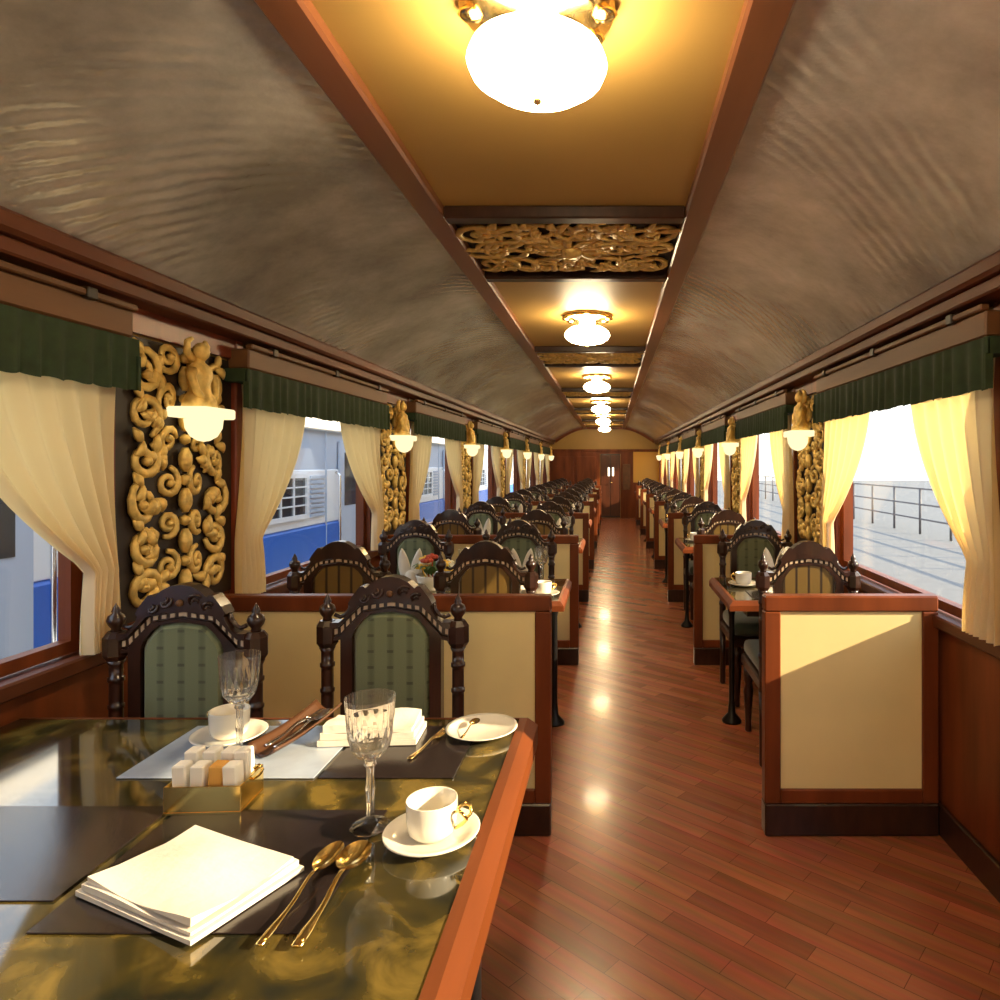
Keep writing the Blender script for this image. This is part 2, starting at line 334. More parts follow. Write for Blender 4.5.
# end wall
mb = MB(); mb.box(XL, XR, Y1, Y1 + 0.1, 0, ZC + 0.1, mi=0)
struct(mb.build('wall_end', M['ochre']))
mb = MB(); mb.box(XL, -0.30, Y1 - 0.03, Y1, 0, 1.78, mi=0); mb.box(0.26, 0.56, Y1 - 0.03, Y1, 0, 1.78, mi=0); mb.box(-0.30, 0.26, Y1 - 0.03, Y1, 1.72, 1.78, mi=0)
mb.box(0.56, XR, Y1 - 0.03, Y1, 0, 0.95, mi=0); mb.box(0.56, 0.60, Y1 - 0.03, Y1, 0.95, 1.78); mb.box(XL, XR, Y1 - 0.05, Y1, 1.78, 1.85, bev=0.01)
for a, b in ((-1.5, -1.0), (-0.95, -0.40)): mb.box(a, b, Y1 - 0.045, Y1 - 0.03, 0.95, 1.65, bev=0.01)
mb.box(0.32, 0.52, Y1 - 0.045, Y1 - 0.03, 0.75, 1.45, bev=0.01, mi=1)
mb.box(0.60, XR, Y1 - 0.012, Y1, 0.95, 1.78, mi=2)
trim(mb, [M['wood'], M['tan_wood'], M['orange']])
A = [(x, z) for x, z in profL][::-1]; B = [(x, z) for x, z in profR]
arch = A + B
mb = MB(); mb.band([(x, z - 0.005) for x, z in arch], [(x * 0.97 - 0.005, z - 0.065) for x, z in arch], Y1 - 0.06, Y1 - 0.001); trim(mb, M['wood'])
# end door
d = struct(MB().box(-0.29, 0.25, Y1 - 0.028, Y1 - 0.002, 0.005, 1.72, bev=0.005).build('door_1', M['dark_wood']))
for a, b in ((-0.28, -0.03), (-0.01, 0.24)): MB().box(a, b, Y1 - 0.034, Y1 - 0.028, 0.05, 1.69, bev=0.004).build('door_leaf', M['door'], d)
for xx in (-0.085, 0.03): MB().box(xx, xx + 0.05, Y1 - 0.045, Y1 - 0.034, 1.12, 1.36, bev=0.01).build('lit_pane', M['slot_lit'], d)
MB().ball((0.01, Y1 - 0.06, 0.95), 0.02).build('door_knob', M['brass'], d)
# ceiling cross bars and carved panels
def scroll(mb, cx, cy, R, a0, turns, dirn, r0, flat=0.7, depth=0.0):
    pts, rad = [], []
    K = int(10 * turns) + 4
    for i in range(K):
        t = i / (K - 1); r = R * (1 - 0.82 * t); a = a0 + dirn * 2 * PI * turns * t
        pts.append((cx + r * math.cos(a), cy + r * math.sin(a), depth + 0.006 * math.sin(t * 9))); rad.append(r0 * (1.0 - 0.45 * t) * (0.55 + 0.45 * min(1, t * 5)))
    mb.tube(pts, rad, n=6, up=(0, 0, 1), flat=flat); mb.ball((pts[-1][0], pts[-1][1], depth + 0.004), r0 * 0.9, n=8)
def leaf(mb, x, y, L, a, wd, depth=0.0):
    ca, sa = math.cos(a), math.sin(a); pts, rad = [], []
    for i in range(7):
        t = i / 6; s = L * t; c = L * 0.25 * math.sin(t * 2.4)
        pts.append((x + ca * s - sa * c, y + sa * s + ca * c, depth + 0.008 * math.sin(t * PI))); rad.append(wd * (0.25 + 0.9 * math.sin(PI * min(1, t * 0.95 + 0.05))))
    mb.tube(pts, rad, n=6, up=(0, 0, 1), flat=0.55)
def carving_h(w, h, seed):                # wide carved foliage in the xy plane, facing +z
    rnd = random.Random(seed); mb = MB(); nx = 5
    for sgn in (-1, 1):
        for i in range(nx):
            for j in range(3):
                cx = (i + 0.5) * w / 2 / nx + rnd.uniform(-.01, .01); cy = (j - 1) * h / 3 + rnd.uniform(-.015, .015); R = h * rnd.uniform(0.15, 0.21)
                scroll(mb, sgn * cx, cy, R, rnd.uniform(0, 6), rnd.uniform(1.0, 1.5), sgn * rnd.choice((-1, 1)), 0.019)
                for q in range(2): leaf(mb, sgn * cx * 0.97, cy, R * 1.15, rnd.uniform(0, 6.28), 0.015)
        for k in range(9):
            leaf(mb, sgn * (w / 2 - 0.10), (k - 4) * h / 9.5, 0.07, (0 if sgn > 0 else PI) + rnd.uniform(-.6, .6), 0.018)
            leaf(mb, sgn * rnd.uniform(0.03, w / 2 - .05), -h / 2 + 0.06, 0.07, rnd.uniform(-2.4, -0.8), 0.016); leaf(mb, sgn * rnd.uniform(0.03, w / 2 - .05), h / 2 - 0.06, 0.07, rnd.uniform(0.8, 2.4), 0.016)
    for k in range(10): leaf(mb, 0, 0, h * 0.3, k * PI / 5, 0.02)
    mb.ball((0, 0, 0.015), (0.05, 0.05, 0.03))
    return mb
rose0 = None
for k in range(5):
    ya = 2.66 + 3.14 * k; yb = ya + 0.86
    for yy in (ya, yb):
        trim(MB().box(SX0 + 0.012, SX1 - 0.012, yy - 0.035, yy + 0.035, ZC - 0.05, ZC, bev=0.006), M['dark_wood'])
    lb = '%s carved gilded foliage panel set in the ceiling, counted from the camera' % ORD[k]
    if k == 0:
        rose0 = thing('carved_ceiling_panel', lb, 'carved panel', (XC, (ya + yb) / 2, ZC), 0, 'carved panels along the ceiling')
        MB().box(-0.466, 0.466, -0.393, 0.393, -0.006, 0).build('backing_board', M['black'], rose0)
        g = carving_h(0.84, 0.64, 3); g.xf(Matrix.Translation((0, 0, -0.022)) @ Matrix.Rotation(PI, 4, 'X')); g.build('carving', M['gold'], rose0)
    else: dup(rose0, (XC, (ya + yb) / 2, ZC), 0, lb)
# ceiling lamps
l0 = None
for k in range(6):
    lb = ['nearest ceiling lamp with a glowing opal globe, cut off above the carved panel', 'ceiling lamp with flat opal globe just beyond the large carved panel', 'third glowing ceiling lamp from the camera on brass mount', 'fourth ceiling lamp from the camera, small and bright', 'fifth ceiling lamp from the camera near the end door', 'farthest ceiling lamp, in front of the end arch'][k]
    loc = (-0.16, 1.48 + 3.1 * k, ZC)
    if k == 0:
        l0 = thing('ceiling_lamp', lb, 'lamp', loc, 0, 'ceiling lamps down the centre')
        mb = MB(); mb.lathe([(0.165, 0), (0.17, -0.012), (0.12, -0.025), (0.06, -0.04), (0.055, -0.07)], 32)
        for q in range(10): a = q * PI / 5; mb.ball((0.145 * math.cos(a), 0.145 * math.sin(a), -0.022), (0.03, 0.03, 0.012), n=8)
        mb.build('brass_mount', M['brass'], l0)
        MB().lathe([(1e-6, -0.195), (0.06, -0.192), (0.11, -0.178), (0.143, -0.155), (0.152, -0.133), (0.143, -0.110), (0.11, -0.086), (0.06, -0.071), (1e-6, -0.069)], 32).build('globe', M['globe'], l0)
        MB().lathe([(1e-6, -0.22), (0.008, -0.215), (0.010, -0.206), (0.006, -0.199), (0.014, -0.194), (1e-6, -0.190)], 12).build('finial', M['brass'], l0)
    else: dup(l0, loc, 0, lb)
for k in (1, 2): dup(l0, (-0.16, 1.48 - 3.1 * k, ZC), 0, '%s unseen ceiling lamp added behind the camera, with opal globe on brass mount' % ORD[k - 1])  # unseen lamps added to brighten the surfaces that face the camera

# ------------------------------------------------------------------ windows, pillars, curtains
def carving_v(w, h, seed):
    rnd = random.Random(seed); mb = MB(); ny = 6
    for j in range(ny):
        cy = -h / 2 + (j + 0.5) * h / ny; a0 = rnd.uniform(0, 6); T = rnd.uniform(1.2, 1.5); R1 = rnd.uniform(0.068, 0.082)
        lv = [(rnd.uniform(0, 6.28), rnd.uniform(0.05, 0.085)) for _ in range(5)]; a1 = rnd.uniform(0, 6)
        for sgn in (-1, 1):                  # mirrored scrolls, big outside, small inside, with foliage between
            am = (lambda q: q) if sgn > 0 else (lambda q: PI - q)
            scroll(mb, sgn * w * 0.35, cy, R1, am(a0), T, sgn * (1 if j % 2 else -1), 0.021)
            scroll(mb, sgn * w * 0.14, cy + h / ny * 0.45, R1 * 0.72, am(a1), T, -sgn * (1 if j % 2 else -1), 0.018)
            for q, L in lv: leaf(mb, sgn * w * 0.25, cy + 0.01, L, am(q), 0.02)
            for q in (0.9, -0.7): leaf(mb, sgn * w * 0.36, cy + h / ny * 0.42, 0.065, am(q), 0.018)
        mb.ball((0, cy, 0.012), (0.030, h / ny * 0.33, 0.022), n=10); mb.ball((0, cy + h / ny / 2, 0.01), (0.022, 0.022, 0.02), n=8)
    return mb
wi = [0]; shared = {}
def window(side, X, ya, yb):
    wi[0] += 1; x0, x1 = X, X + side * 0.07
    mb = MB()
    for a, b, c, e in ((ya, ya + 0.045, SILL + 0.012, WTOP), (yb - 0.045, yb, SILL + 0.012, WTOP), (ya + 0.045, yb - 0.045, SILL + 0.012, SILL + 0.05), (ya + 0.045, yb - 0.045, WTOP - 0.05, WTOP)):
        mb.box(x0 + side * 0.03, x1, a, b, c, e)
    f = struct(mb.build('window_%d' % wi[0], M['wood']))
    MB().box(X + side * 0.048, X + side * 0.054, ya + 0.045, yb - 0.045, SILL + 0.05, WTOP - 0.05).build('pane', M['pane'], f)
def curtain(y_edge, dirn, wt, wb, ph, X, inn, label, group):       # gathered towards y_edge at the bottom
    z1, z0 = 1.79, SILL + 0.02
    def fn(u, v):
        z = z1 + (z0 - z1) * v
        if v < 0.72: k = v / 0.72; wd = wt + (wb - wt) * (0.25 * k + 0.75 * k * k)
        else: wd = wb * (1 + 0.25 * math.sin((v - 0.72) / 0.28 * PI / 2))
        amp = 0.014 + 0.008 * v
        y = y_edge + dirn * (wd * u + 0.012 * math.sin(v * 5 + u * 6))
        x = X + inn * (0.062 + amp * math.sin(u * 2 * PI * 6.5 + ph + 0.6 * math.sin(v * 3 + u * 4)))
        return (x, y, z)
    o = MB().grid(fn, 78, 26).build('curtain', M['curtain'])
    tag(o, label, 'curtain', group)
def valance(X, inn, ya, yb, label):
    def fn(u, v):
        y = ya + (yb - ya) * u; z = 1.855 - 0.168 * v
        return (X + inn * (0.108 + (0.003 + 0.008 * v) * math.sin(u * 2 * PI * 22 + math.sin(u * 40))), y, z - 0.004 * math.sin(u * 2 * PI * 22) * v)
    mb = MB().grid(fn, 200, 5); mb.box(X + inn * 0.005, X + inn * 0.10, ya, yb, 1.80, 1.856)
    for q in (ya, yb - 0.012): mb.box(X + inn * 0.092, X + inn * 0.116, q, q + 0.012, 1.69, 1.80)
    return tag(mb.build('window_valance', M['valance'], solid=0), label, 'valance', None)
def pelmet(X, inn, ya, yb, label):
    r = thing('pelmet', label, 'pelmet', (X, (ya + yb) / 2, 1.86), 0, None); h = (yb - ya) / 2 - 0.01
    MB().box(0.003 * inn, inn * 0.10, -h, h, 0, 0.085, bev=0.006).build('board', M['tan_wood'], r)
    MB().box(inn * 0.085, inn * 0.115, -h, h, 0.085, 0.105, bev=0.004).build('rail', M['tan_wood'], r)
    for q in range(3): yy = -h + 0.2 + q * (2 * h - 0.4) / 2; MB().box(inn * 0.08, inn * 0.121, yy - 0.02, yy + 0.02, 0.078, 0.112, bev=0.003).build('bracket', M['black'], r)
def sided(side): return 'left' if side < 0 else 'right'
for side, X, pill in ((-1, XL, PL), (1, XR, PR)):
    inn = -side; sd = sided(side)
    for k, (a, b) in enumerate(zip(pill, pill[1:] + [Y1 + 0.1])):
        ya, yb = a + PW, min(b - PW, Y1 - 0.3)
        if yb - ya < 1.2: continue
        window(side, X, ya, yb)
        nm = ('%s %s-hand window' % (ORD[k], sd))
        if k >= 1 and not (side > 0 and k < 1):
            g = 'sheer curtains at the %s windows' % sd
            curtain(ya - 0.10, 1, 0.66, 0.17, k, X, inn, 'sheer cream curtain drawn to the near side of the %s' % nm, g)
            curtain(yb + 0.04, -1, 0.72, 0.13, k + 2, X, inn, 'sheer cream curtain drawn to the far side of the %s' % nm, g)
        elif side < 0:
            curtain(yb + 0.01, -1, 0.62, 0.10, k + 2, X, inn, 'sheer cream curtain at the window nearest the camera on the left', 'sheer curtains at the left windows')
        valance(X, inn, ya - 0.12, yb + 0.06, 'pleated dark green valance over the %s' % nm)['group'] = 'green valances'
        pelmet(X, inn, ya - 0.10, yb + 0.06, 'light brown pelmet board above the valance of the %s' % nm)
    for k, p in enumerate(pill):
        if k == 0 or p > Y1 - 0.4: continue
        nm = '%s %s-hand window pillar' % (ORD[k - 1], sd)
        # pilaster casing (part of the room)
        mb = MB()
        for q in (p - PW + 0.005, p + PW - 0.065): mb.box(X, X + inn * 0.032, q, q + 0.06, SILL + 0.012, 1.985, bev=0.006)
        mb.box(X, X + inn * 0.025, p - PW + 0.065, p + PW - 0.065, 1.90, 1.985); mb.box(X, X + inn * 0.025, p - PW + 0.065, p + PW - 0.065, SILL + 0.012, SILL + 0.04)
        trim(mb, M['redwood'] if k == 1 and side < 0 else M['wood'])
        rot = Matrix.Rotation(PI / 2 * inn, 4, 'Z') @ Matrix.Rotation(PI / 2, 4, 'X')
        key = ('carv', side)
        lb = 'gilded carved foliage panel on the %s' % nm; loc = (X + inn * 0.001, p, 1.36)
        if key not in shared:
            r = thing('carved_wall_panel', lb, 'carved panel', loc, 0, 'carved panels on the %s wall' % sd); shared[key] = r
            MB().box(0, inn * 0.012, -PW + 0.07, PW - 0.07, -0.45, 0.53).build('backing_board', M['black'], r)
            g = carving_v(0.60, 0.92, 5); g.xf(Matrix.Translation((inn * 0.022, 0, 0.03)) @ rot); g.build('carving', M['gold'], r)
        else: dup(shared[key], loc, 0, lb)
        key = ('sconce', side); lb = 'glowing bowl wall lamp with gilded figure on the %s' % nm; loc = (X + inn * 0.045, p, 1.62)
        if key not in shared:
            r = thing('wall_lamp', lb, 'lamp', loc, 0, 'wall lamps on the %s pillars' % sd); shared[key] = r
            MB().lathe([(1e-6, -0.086), (0.022, -0.081), (0.045, -0.066), (0.062, -0.035), (0.066, 0.0), (1e-6, 0.0)], 24, c=(inn * 0.06, 0, 0)).build('bowl', M['sconce_lit'], r)
            MB().box(-0.02 * inn, inn * 0.128, -0.10, 0.10, 0.003, 0.042, bev=0.006).build('shelf', M['sconce_lit'], r)
            mb = MB(); mb.lathe([(0.075, 0.043), (0.07, 0.07), (0.05, 0.10), (0.042, 0.13), (0.055, 0.165), (0.05, 0.195), (0.022, 0.215), (0.02, 0.23)], 16, c=(inn * 0.045, 0, 0), sq=(0.75, 1))
            mb.ball((inn * 0.05, 0, 0.255), (0.03, 0.032, 0.036), n=12)
            for sg in (-1, 1): mb.tube([(inn * 0.045, sg * 0.045, 0.18), (inn * 0.06, sg * 0.075, 0.15), (inn * 0.07, sg * 0.06, 0.10), (inn * 0.075, sg * 0.03, 0.075)], [0.018, 0.016, 0.014, 0.012], 8); mb.tube([(inn * 0.03, sg * 0.02, 0.22), (inn * 0.03, sg * 0.055, 0.25), (inn * 0.035, sg * 0.06, 0.285), (inn * 0.04, sg * 0.04, 0.30)], [0.014, 0.014, 0.012, 0.008], 8)
            mb.build('figure', M['gold'], r)
        else: dup(shared[key], loc, 0, lb)

# ------------------------------------------------------------------ partitions
pc = {}
for side in (-1, 1):
    x0, x1 = (XL + 0.022, -0.235) if side < 0 else (0.60, XR - 0.022); W = x1 - x0; sd = sided(side)
    for k in range(7):
        y = 2.65 + BAY * k; lb = '%s %s-hand wood framed partition with a cream panel, beside the aisle' % (ORD[k], sd)
        if k: dup(pc[side], (x0, y, 0), 0, lb); continue
        r = pc[side] = thing('partition', lb, 'partition', (x0, y, 0), 0, 'wood framed partitions on the %s of the aisle' % sd)
        mb = MB(); f = 0.062
        mb.box(0, W, 0, 0.06, 0.935 - f, 0.935, bev=0.006)
        for a in (0, W - f): mb.box(a, a + f, 0, 0.06, 0.125, 0.935 - f, bev=0.004)
        mb.box(f, W - f, 0, 0.06, 0.125, 0.18, bev=0.004); mb.build('frame', M['wood'], r)
        MB().box(f, W - f, 0.012, 0.048, 0.18, 0.935 - f).build('panel', M['cream'], r)
        MB().box(0.0, W, -0.006, 0.066, 0, 0.125, bev=0.006).build('plinth', M['dark_wood'], r)

# ------------------------------------------------------------------ chairs
def mirror(P): return [(-x, z) for x, z in P[::-1]]
def make_chair():
    r = thing('dining_chair', 'x', 'chair')
    DW = M['dark_wood']
    for sx in (-1, 1):
        mb = MB(); x = sx * 0.216
        mb.lathe([(0.021, 0.36), (0.021, 0.518), (0.024, 0.52), (0.024, 0.54), (0.0195, 0.542), (0.0195, 0.555), (0.020, 0.685), (0.020, 0.696), (0.023, 0.698), (0.023, 0.708), (0.0195, 0.71), (0.0195, 0.722), (0.0195, 0.768), (0.0195, 0.779), (0.0235, 0.781), (0.0235, 0.793), (0.0195, 0.795), (0.0195, 0.83), (0.026, 0.845)], 14, c=(x, 0, 0))
        mb.lathe([(0.024, 0.845), (0.036, 0.862), (0.036, 0.917), (0.024, 0.934)], 8, c=(x, 0, 0), smooth=False)
        mb.lathe([(0.016, 0.934), (0.013, 0.943), (0.022, 0.955), (0.0265, 0.968), (0.022, 0.982), (0.011, 0.99), (0.013, 0.996), (0.008, 1.008), (1e-6, 1.022)], 14, c=(x, 0, 0))
        mb.build('back_post', DW, r)
        mb = MB(); mb.lathe([(0.013, 0), (0.019, 0.01), (0.016, 0.05), (0.022, 0.16), (0.027, 0.22), (0.018, 0.26), (0.026, 0.28), (0.026, 0.36)], 12, c=(sx * 0.20, -0.43, 0)); mb.build('leg', DW, r)
        mb = MB(); mb.lathe([(0.014, 0), (0.019, 0.01), (0.018, 0.2), (0.021, 0.36)], 12, c=(x, 0, 0)); mb.build('leg', DW, r)
    MB().box(-0.235, 0.235, -0.46, 0.02, 0.36, 0.42, bev=0.01).build('seat_frame', DW, r)
    MB().box(-0.225, 0.225, -0.455, -0.03, 0.421, 0.50, bev=0.03, seg=3).build('seat_cushion', M['seat_cloth'], r)
    # back frame and arch; pale blocks stand in for its light openings
    pan = [(0.127, 0.52), (0.127, 0.70), (0.127, 0.885), (0.118, 0.908), (0.095, 0.937), (0.068, 0.96), (0.0, 0.966)]
    I = [(0.165, 0.50), (0.165, 0.70), (0.165, 0.886), (0.148, 0.906), (0.122, 0.932), (0.092, 0.964), (0.0, 0.979)]
    P2 = pan + mirror(pan[:-1]); I2 = I + mirror(I[:-1])
    mb = MB(); mb.band(I2, P2, -0.022, 0.018); mb.box(-0.165, 0.165, -0.022, 0.018, 0.47, 0.52, bev=0.004)
    mb.box(-0.20, 0.20, -0.012, 0.012, 0.515, 0.545)
    gi = resample([(0.19, 0.882), (0.165, 0.888), (0.148, 0.908), (0.122, 0.934), (0.092, 0.966), (0.0, 0.98)], 18); go = resample([(0.19, 0.912), (0.172, 0.915), (0.158, 0.928), (0.133, 0.955), (0.103, 0.985), (0.0, 1.0)], 18)
    for sg in (1, -1): mb.band([(sg * a, b) for a, b in gi], [(sg * a, b) for a, b in go], -0.012, 0.010)
    opn = MB()
    for i in range(0, 17, 2):
        for sg in (1, -1):
            lo, hi = [(sg * a, b) for a, b in gi[i:i + 2]], [(sg * a, b) for a, b in go[i:i + 2]]
            mixp = lambda p, q, t: (p[0] + (q[0] - p[0]) * t, p[1] + (q[1] - p[1]) * t)
            opn.band([mixp(p, q, 0.22) for p, q in zip(lo, hi)], [mixp(p, q, 0.8) for p, q in zip(lo, hi)], -0.016, 0.014)
    opn.build('opening_blocks', M['opening_pale'], r)['label'] = 'row of pale blocks added for light openings'
    low = [(0.0, 0.979), (0.092, 0.964), (0.122, 0.932), (0.148, 0.906), (0.165, 0.886), (0.195, 0.88)]
    mb.band(low, [(x + 0.001, z - 0.012) for x, z in low], -0.02, 0.016); mb.band([(-x, z) for x, z in low], [(-x - 0.001, z - 0.012) for x, z in low], -0.02, 0.016)
    mb.build('back_frame', DW, r)
    # carved crest
    half = [(0.0, 1.082), (0.03, 1.078), (0.058, 1.064), (0.080, 1.044), (0.088, 1.051), (0.099, 1.049), (0.108, 1.038), (0.125, 1.016), (0.138, 0.993), (0.131, 0.985), (0.138, 0.967), (0.152, 0.945), (0.168, 0.932), (0.195, 0.932), (0.195, 0.912), (0.172, 0.915), (0.158, 0.928), (0.133, 0.955), (0.103, 0.985), (0.05, 0.996), (0.0, 1.0)]
    mb = MB(); mb.prism(half + [(-x, z) for x, z in half[1:-1]][::-1], -0.03, 0.022)
    for sg in (-1, 1):
        for cx, cz, rr in ((0.045, 1.032, 0.022), (0.085, 1.012, 0.018)):
            t = MB(); scroll(t, 0, 0, rr, 0.5, 1.3, sg, 0.006, depth=0); t.xf(Matrix.Translation((sg * cx, -0.031, cz)) @ Matrix.Rotation(PI / 2, 4, 'X')); mb.add(t.v, t.f, True)
        mb.tube([(sg * 0.138, -0.005, 0.993), (sg * 0.14, -0.005, 0.972), (sg * 0.155, -0.005, 0.953), (sg * 0.172, -0.005, 0.945), (sg * 0.19, -0.005, 0.953)], [0.007] * 5, 8)
    mb.build('crest', DW, r)
    mb = MB(); mb.ball((0, -0.034, 1.027), (0.011, 0.009, 0.011)); mb.build('boss', M['tan_wood'], r)['label'] = 'pale round boss'
    Pp = [(x * 0.97, z) for x, z in P2]
    mb = MB(); c = [(x * 0.9, 0.74 + (z - 0.74) * 0.93) for x, z in Pp]; n_ = len(Pp)
    mb.add([(x, -0.008, z) for x, z in Pp] + [(x, -0.024, z) for x, z in c], [(i, (i + 1) % n_, n_ + (i + 1) % n_, n_ + i) for i in range(n_)] + [tuple(range(n_, 2 * n_))], smooth=False)
    mb.build('back_cushion', M['green_cloth'], r)
    MB().prism(Pp, -0.004, 0.012).build('back_board', M['planks'], r)['label'] = 'vertical plank back'
    return r
chair0 = make_chair(); used = [False]
def chair(x, y, rz, label, group):
    if not used[0]:
        used[0] = True; chair0.location = (x, y, 0); chair0.rotation_euler = (0, 0, rz); chair0['label'] = label; chair0['group'] = group; return chair0
    return dup(chair0, (x, y, 0), rz, label, group)
GF, GB = 'carved chairs facing the camera', 'carved chairs with their backs to the camera'
chair(-0.722, 2.25, 0, 'carved dark wood chair with pierced crest behind the large near table', GF)
chair(-1.312, 2.10, 0.0, 'carved dark wood chair at the left edge, behind the near crystal goblet', GF)
for k in range(1, 8):
    yb = 2.65 + BAY * k - 0.40; ya = 2.65 + BAY * (k - 1) + 0.61
    nm = 'of the %s left-hand table' % ORD[k]
    if yb > Y1 - 0.3: yb = Y1 - 0.42
    chair(-0.61, yb, 0, 'carved aisle-side chair facing the camera on the far side %s' % nm, GF)
    chair(-1.29, yb, 0, 'carved window-side chair facing the camera on the far side %s' % nm, GF)
    chair(-0.60, ya, PI, 'carved aisle-side chair seen from behind, on the near side %s' % nm, GB)
    chair(-1.30, ya, PI, 'carved window-side chair seen from behind, on the near side %s' % nm, GB)
    nm = 'of the %s right-hand table' % ORD[k - 1]
    chair(0.955, yb, 0, 'carved chair facing the camera on the far side %s' % nm, GF)
    chair(0.945, ya, PI, 'carved chair seen from behind, on the near side %s' % nm, GB)

# ------------------------------------------------------------------ tables
TZ = 0.75
def make_table(name, label, W, D, loc, group, rim=0.032, edge=1, drop=0.05, rm='wood'):
    # origin at floor level under the aisle edge; x runs from the aisle edge (0) to the wall (edge * -W)
    r = thing(name, label, 'table', loc, 0, group); e = -edge
    xs = sorted((0, e * W))
    a, b = sorted((e * rim, e * W))
    MB().box(a, b, -D / 2 + 0.02, D / 2 - 0.02, TZ - 0.03, TZ).build('marble_top', M['marble'], r)
    mb = MB()
    # chamfered rim: aisle edge, near edge, far edge
    def strip(p, q, o1, o2):
        md = lambda u, v: (u[0] + (v[0] - u[0]) * 0.45, u[1] + (v[1] - u[1]) * 0.45); m1, m2 = md(p, o1), md(q, o2)
        vs = [(*p, TZ + 0.002), (*q, TZ + 0.002), (*o2, TZ - 0.022), (*o1, TZ - 0.022), (*p, TZ - drop), (*q, TZ - drop), (*o2, TZ - drop), (*o1, TZ - drop), (*m1, TZ + 0.001), (*m2, TZ + 0.001)]
        mb.add(vs, [(0, 1, 9, 8), (8, 9, 2, 3), (3, 2, 6, 7), (4, 7, 6, 5), (0, 4, 5, 1), (0, 8, 3, 7, 4), (1, 5, 6, 2, 9)])
    i0, i1 = (e * rim, -D / 2 + 0.02), (e * rim, D / 2 - 0.02)
    strip(i0, i1, (0, -D / 2), (0, D / 2)); strip((e * W, i0[1]), i0, (e * W, -D / 2), (0, -D / 2)); strip(i1, (e * W, i1[1]), (0, D / 2), (e * W, D / 2))
    mb.build('rim', M[rm], r)
    MB().box(e * 0.10, e * (W - 0.04), -D / 2 + 0.06, D / 2 - 0.06, TZ - 0.09, TZ - 0.031).build('apron', M['dark_wood'], r)
    for xx in (e * 0.075, e * (W - 0.10)):
        mb = MB(); mb.lathe([(0.055, 0), (0.055, 0.012), (0.022, 0.05), (0.016, 0.12), (0.016, 0.60), (0.03, 0.66), (0.045, TZ - 0.052)], 16, c=(xx, 0, 0)); mb.build('leg', M['iron'], r)
    return r
tn = make_table('dining_table', 'large glossy marble dining table with orange wood edge in the left foreground', 1.42, 1.02, (-0.203, 1.375, 0), 'tables left of the aisle', rim=0.048, drop=0.075, rm='rim_wood')
tl = tr_ = None
TY = [3.80 + BAY * k for k in range(7)]
for k in range(7):
    lb = '%s dining table left of the aisle, counted from the camera' % ORD[k + 1]
    if k == 0: tl = make_table('dining_table', lb, 1.36, 0.70, (-0.24, TY[0], 0), 'tables left of the aisle')
    else: dup(tl, (-0.24, TY[k], 0), 0, lb)
    lb = '%s small dining table right of the aisle, counted from the camera' % ORD[k]
    if k == 0: tr_ = make_table('dining_table', lb, 0.64, 0.74, (0.605, TY[0] + 0.03, 0), 'tables right of the aisle', edge=-1)
    else: dup(tr_, (0.605, TY[k] + 0.03, 0), 0, lb)

# ------------------------------------------------------------------ tableware
Z = TZ + 0.003
P = M['porcelain']
def saucer_mb(R=0.09):
    return MB().lathe([(1e-6, 0.004), (R * 0.5, 0.004), (R * 0.55, 0.0), (R * 0.62, 0.001), (R * 0.8, 0.008), (R, 0.016), (R * 1.005, 0.0185), (R * 0.98, 0.0195), (R * 0.78, 0.012), (R * 0.58, 0.007), (1e-6, 0.007)], 40)
def cup_mb():
    return MB().lathe([(1e-6, 0.002), (0.026, 0.002), (0.028, 0.0), (0.034, 0.002), (0.043, 0.012), (0.046, 0.03), (0.047, 0.066), (0.0465, 0.068), (0.0445, 0.066), (0.043, 0.03), (0.039, 0.014), (0.028, 0.008), (1e-6, 0.007)], 40)
def goblet_mb(n=28):
    H = [(1e-6, 0.0), (0.036, 0.0), (0.038, 0.003), (0.034, 0.006), (0.014, 0.012), (0.008, 0.02), (0.007, 0.05), (0.0095, 0.075), (0.007, 0.10), (0.008, 0.118), (0.012, 0.124), (0.010, 0.132), (0.026, 0.142), (0.037, 0.158), (0.0425, 0.18), (0.0455, 0.215), (0.048, 0.256), (0.0468, 0.256), (0.0435, 0.215), (0.0405, 0.182), (0.035, 0.163), (0.024, 0.150), (1e-6, 0.146)]
    mb = MB(); mb.lathe(H, n, smooth=False)
    v = []                                  # wedge cuts round the lower bowl
    for i, (x, y, z) in enumerate(mb.v):
        k = i // n; j = i % n
        if 12 <= k <= 14 and (j + k) % 2: x *= 0.96; y *= 0.96
        if 4 < k < 10 and j % 2: x *= 0.9; y *= 0.9
        v.append((x, y, z))
    mb.v = v; return mb
def handle(mb, x0=0.045, z=0.036):
    pts = [(x0 + 0.002, 0, z + 0.017), (x0 + 0.016, 0, z + 0.019), (x0 + 0.026, 0, z + 0.008), (x0 + 0.024, 0, z - 0.006), (x0 + 0.012, 0, z - 0.015), (x0 - 0.001, 0, z - 0.019)]
    return mb.tube(resample(pts, 12), 0.0042, 8)
sau0 = cup0 = None
def place_cup(x, y, label, group, rz=0.0, z=Z):
    global sau0, cup0
    if cup0 is None:
        sau0 = tag(saucer_mb(0.088).build('saucer', P), 's', 'saucer'); cup0 = thing('coffee_cup', 'c', 'cup')
        cup_mb().build('bowl', P, cup0); handle(MB()).build('handle', P, cup0); s, c = sau0, cup0
    else: s, c = dup(sau0), dup(cup0)
    s.location = (x, y, z); c.location = (x, y, z + 0.0075); c.rotation_euler = s.rotation_euler = (0, 0, rz)
    s['label'] = 'white saucer under the coffee cup ' + label; c['label'] = 'white coffee cup ' + label; s['group'] = 'saucers ' + group; c['group'] = 'coffee cups ' + group
gob0 = None
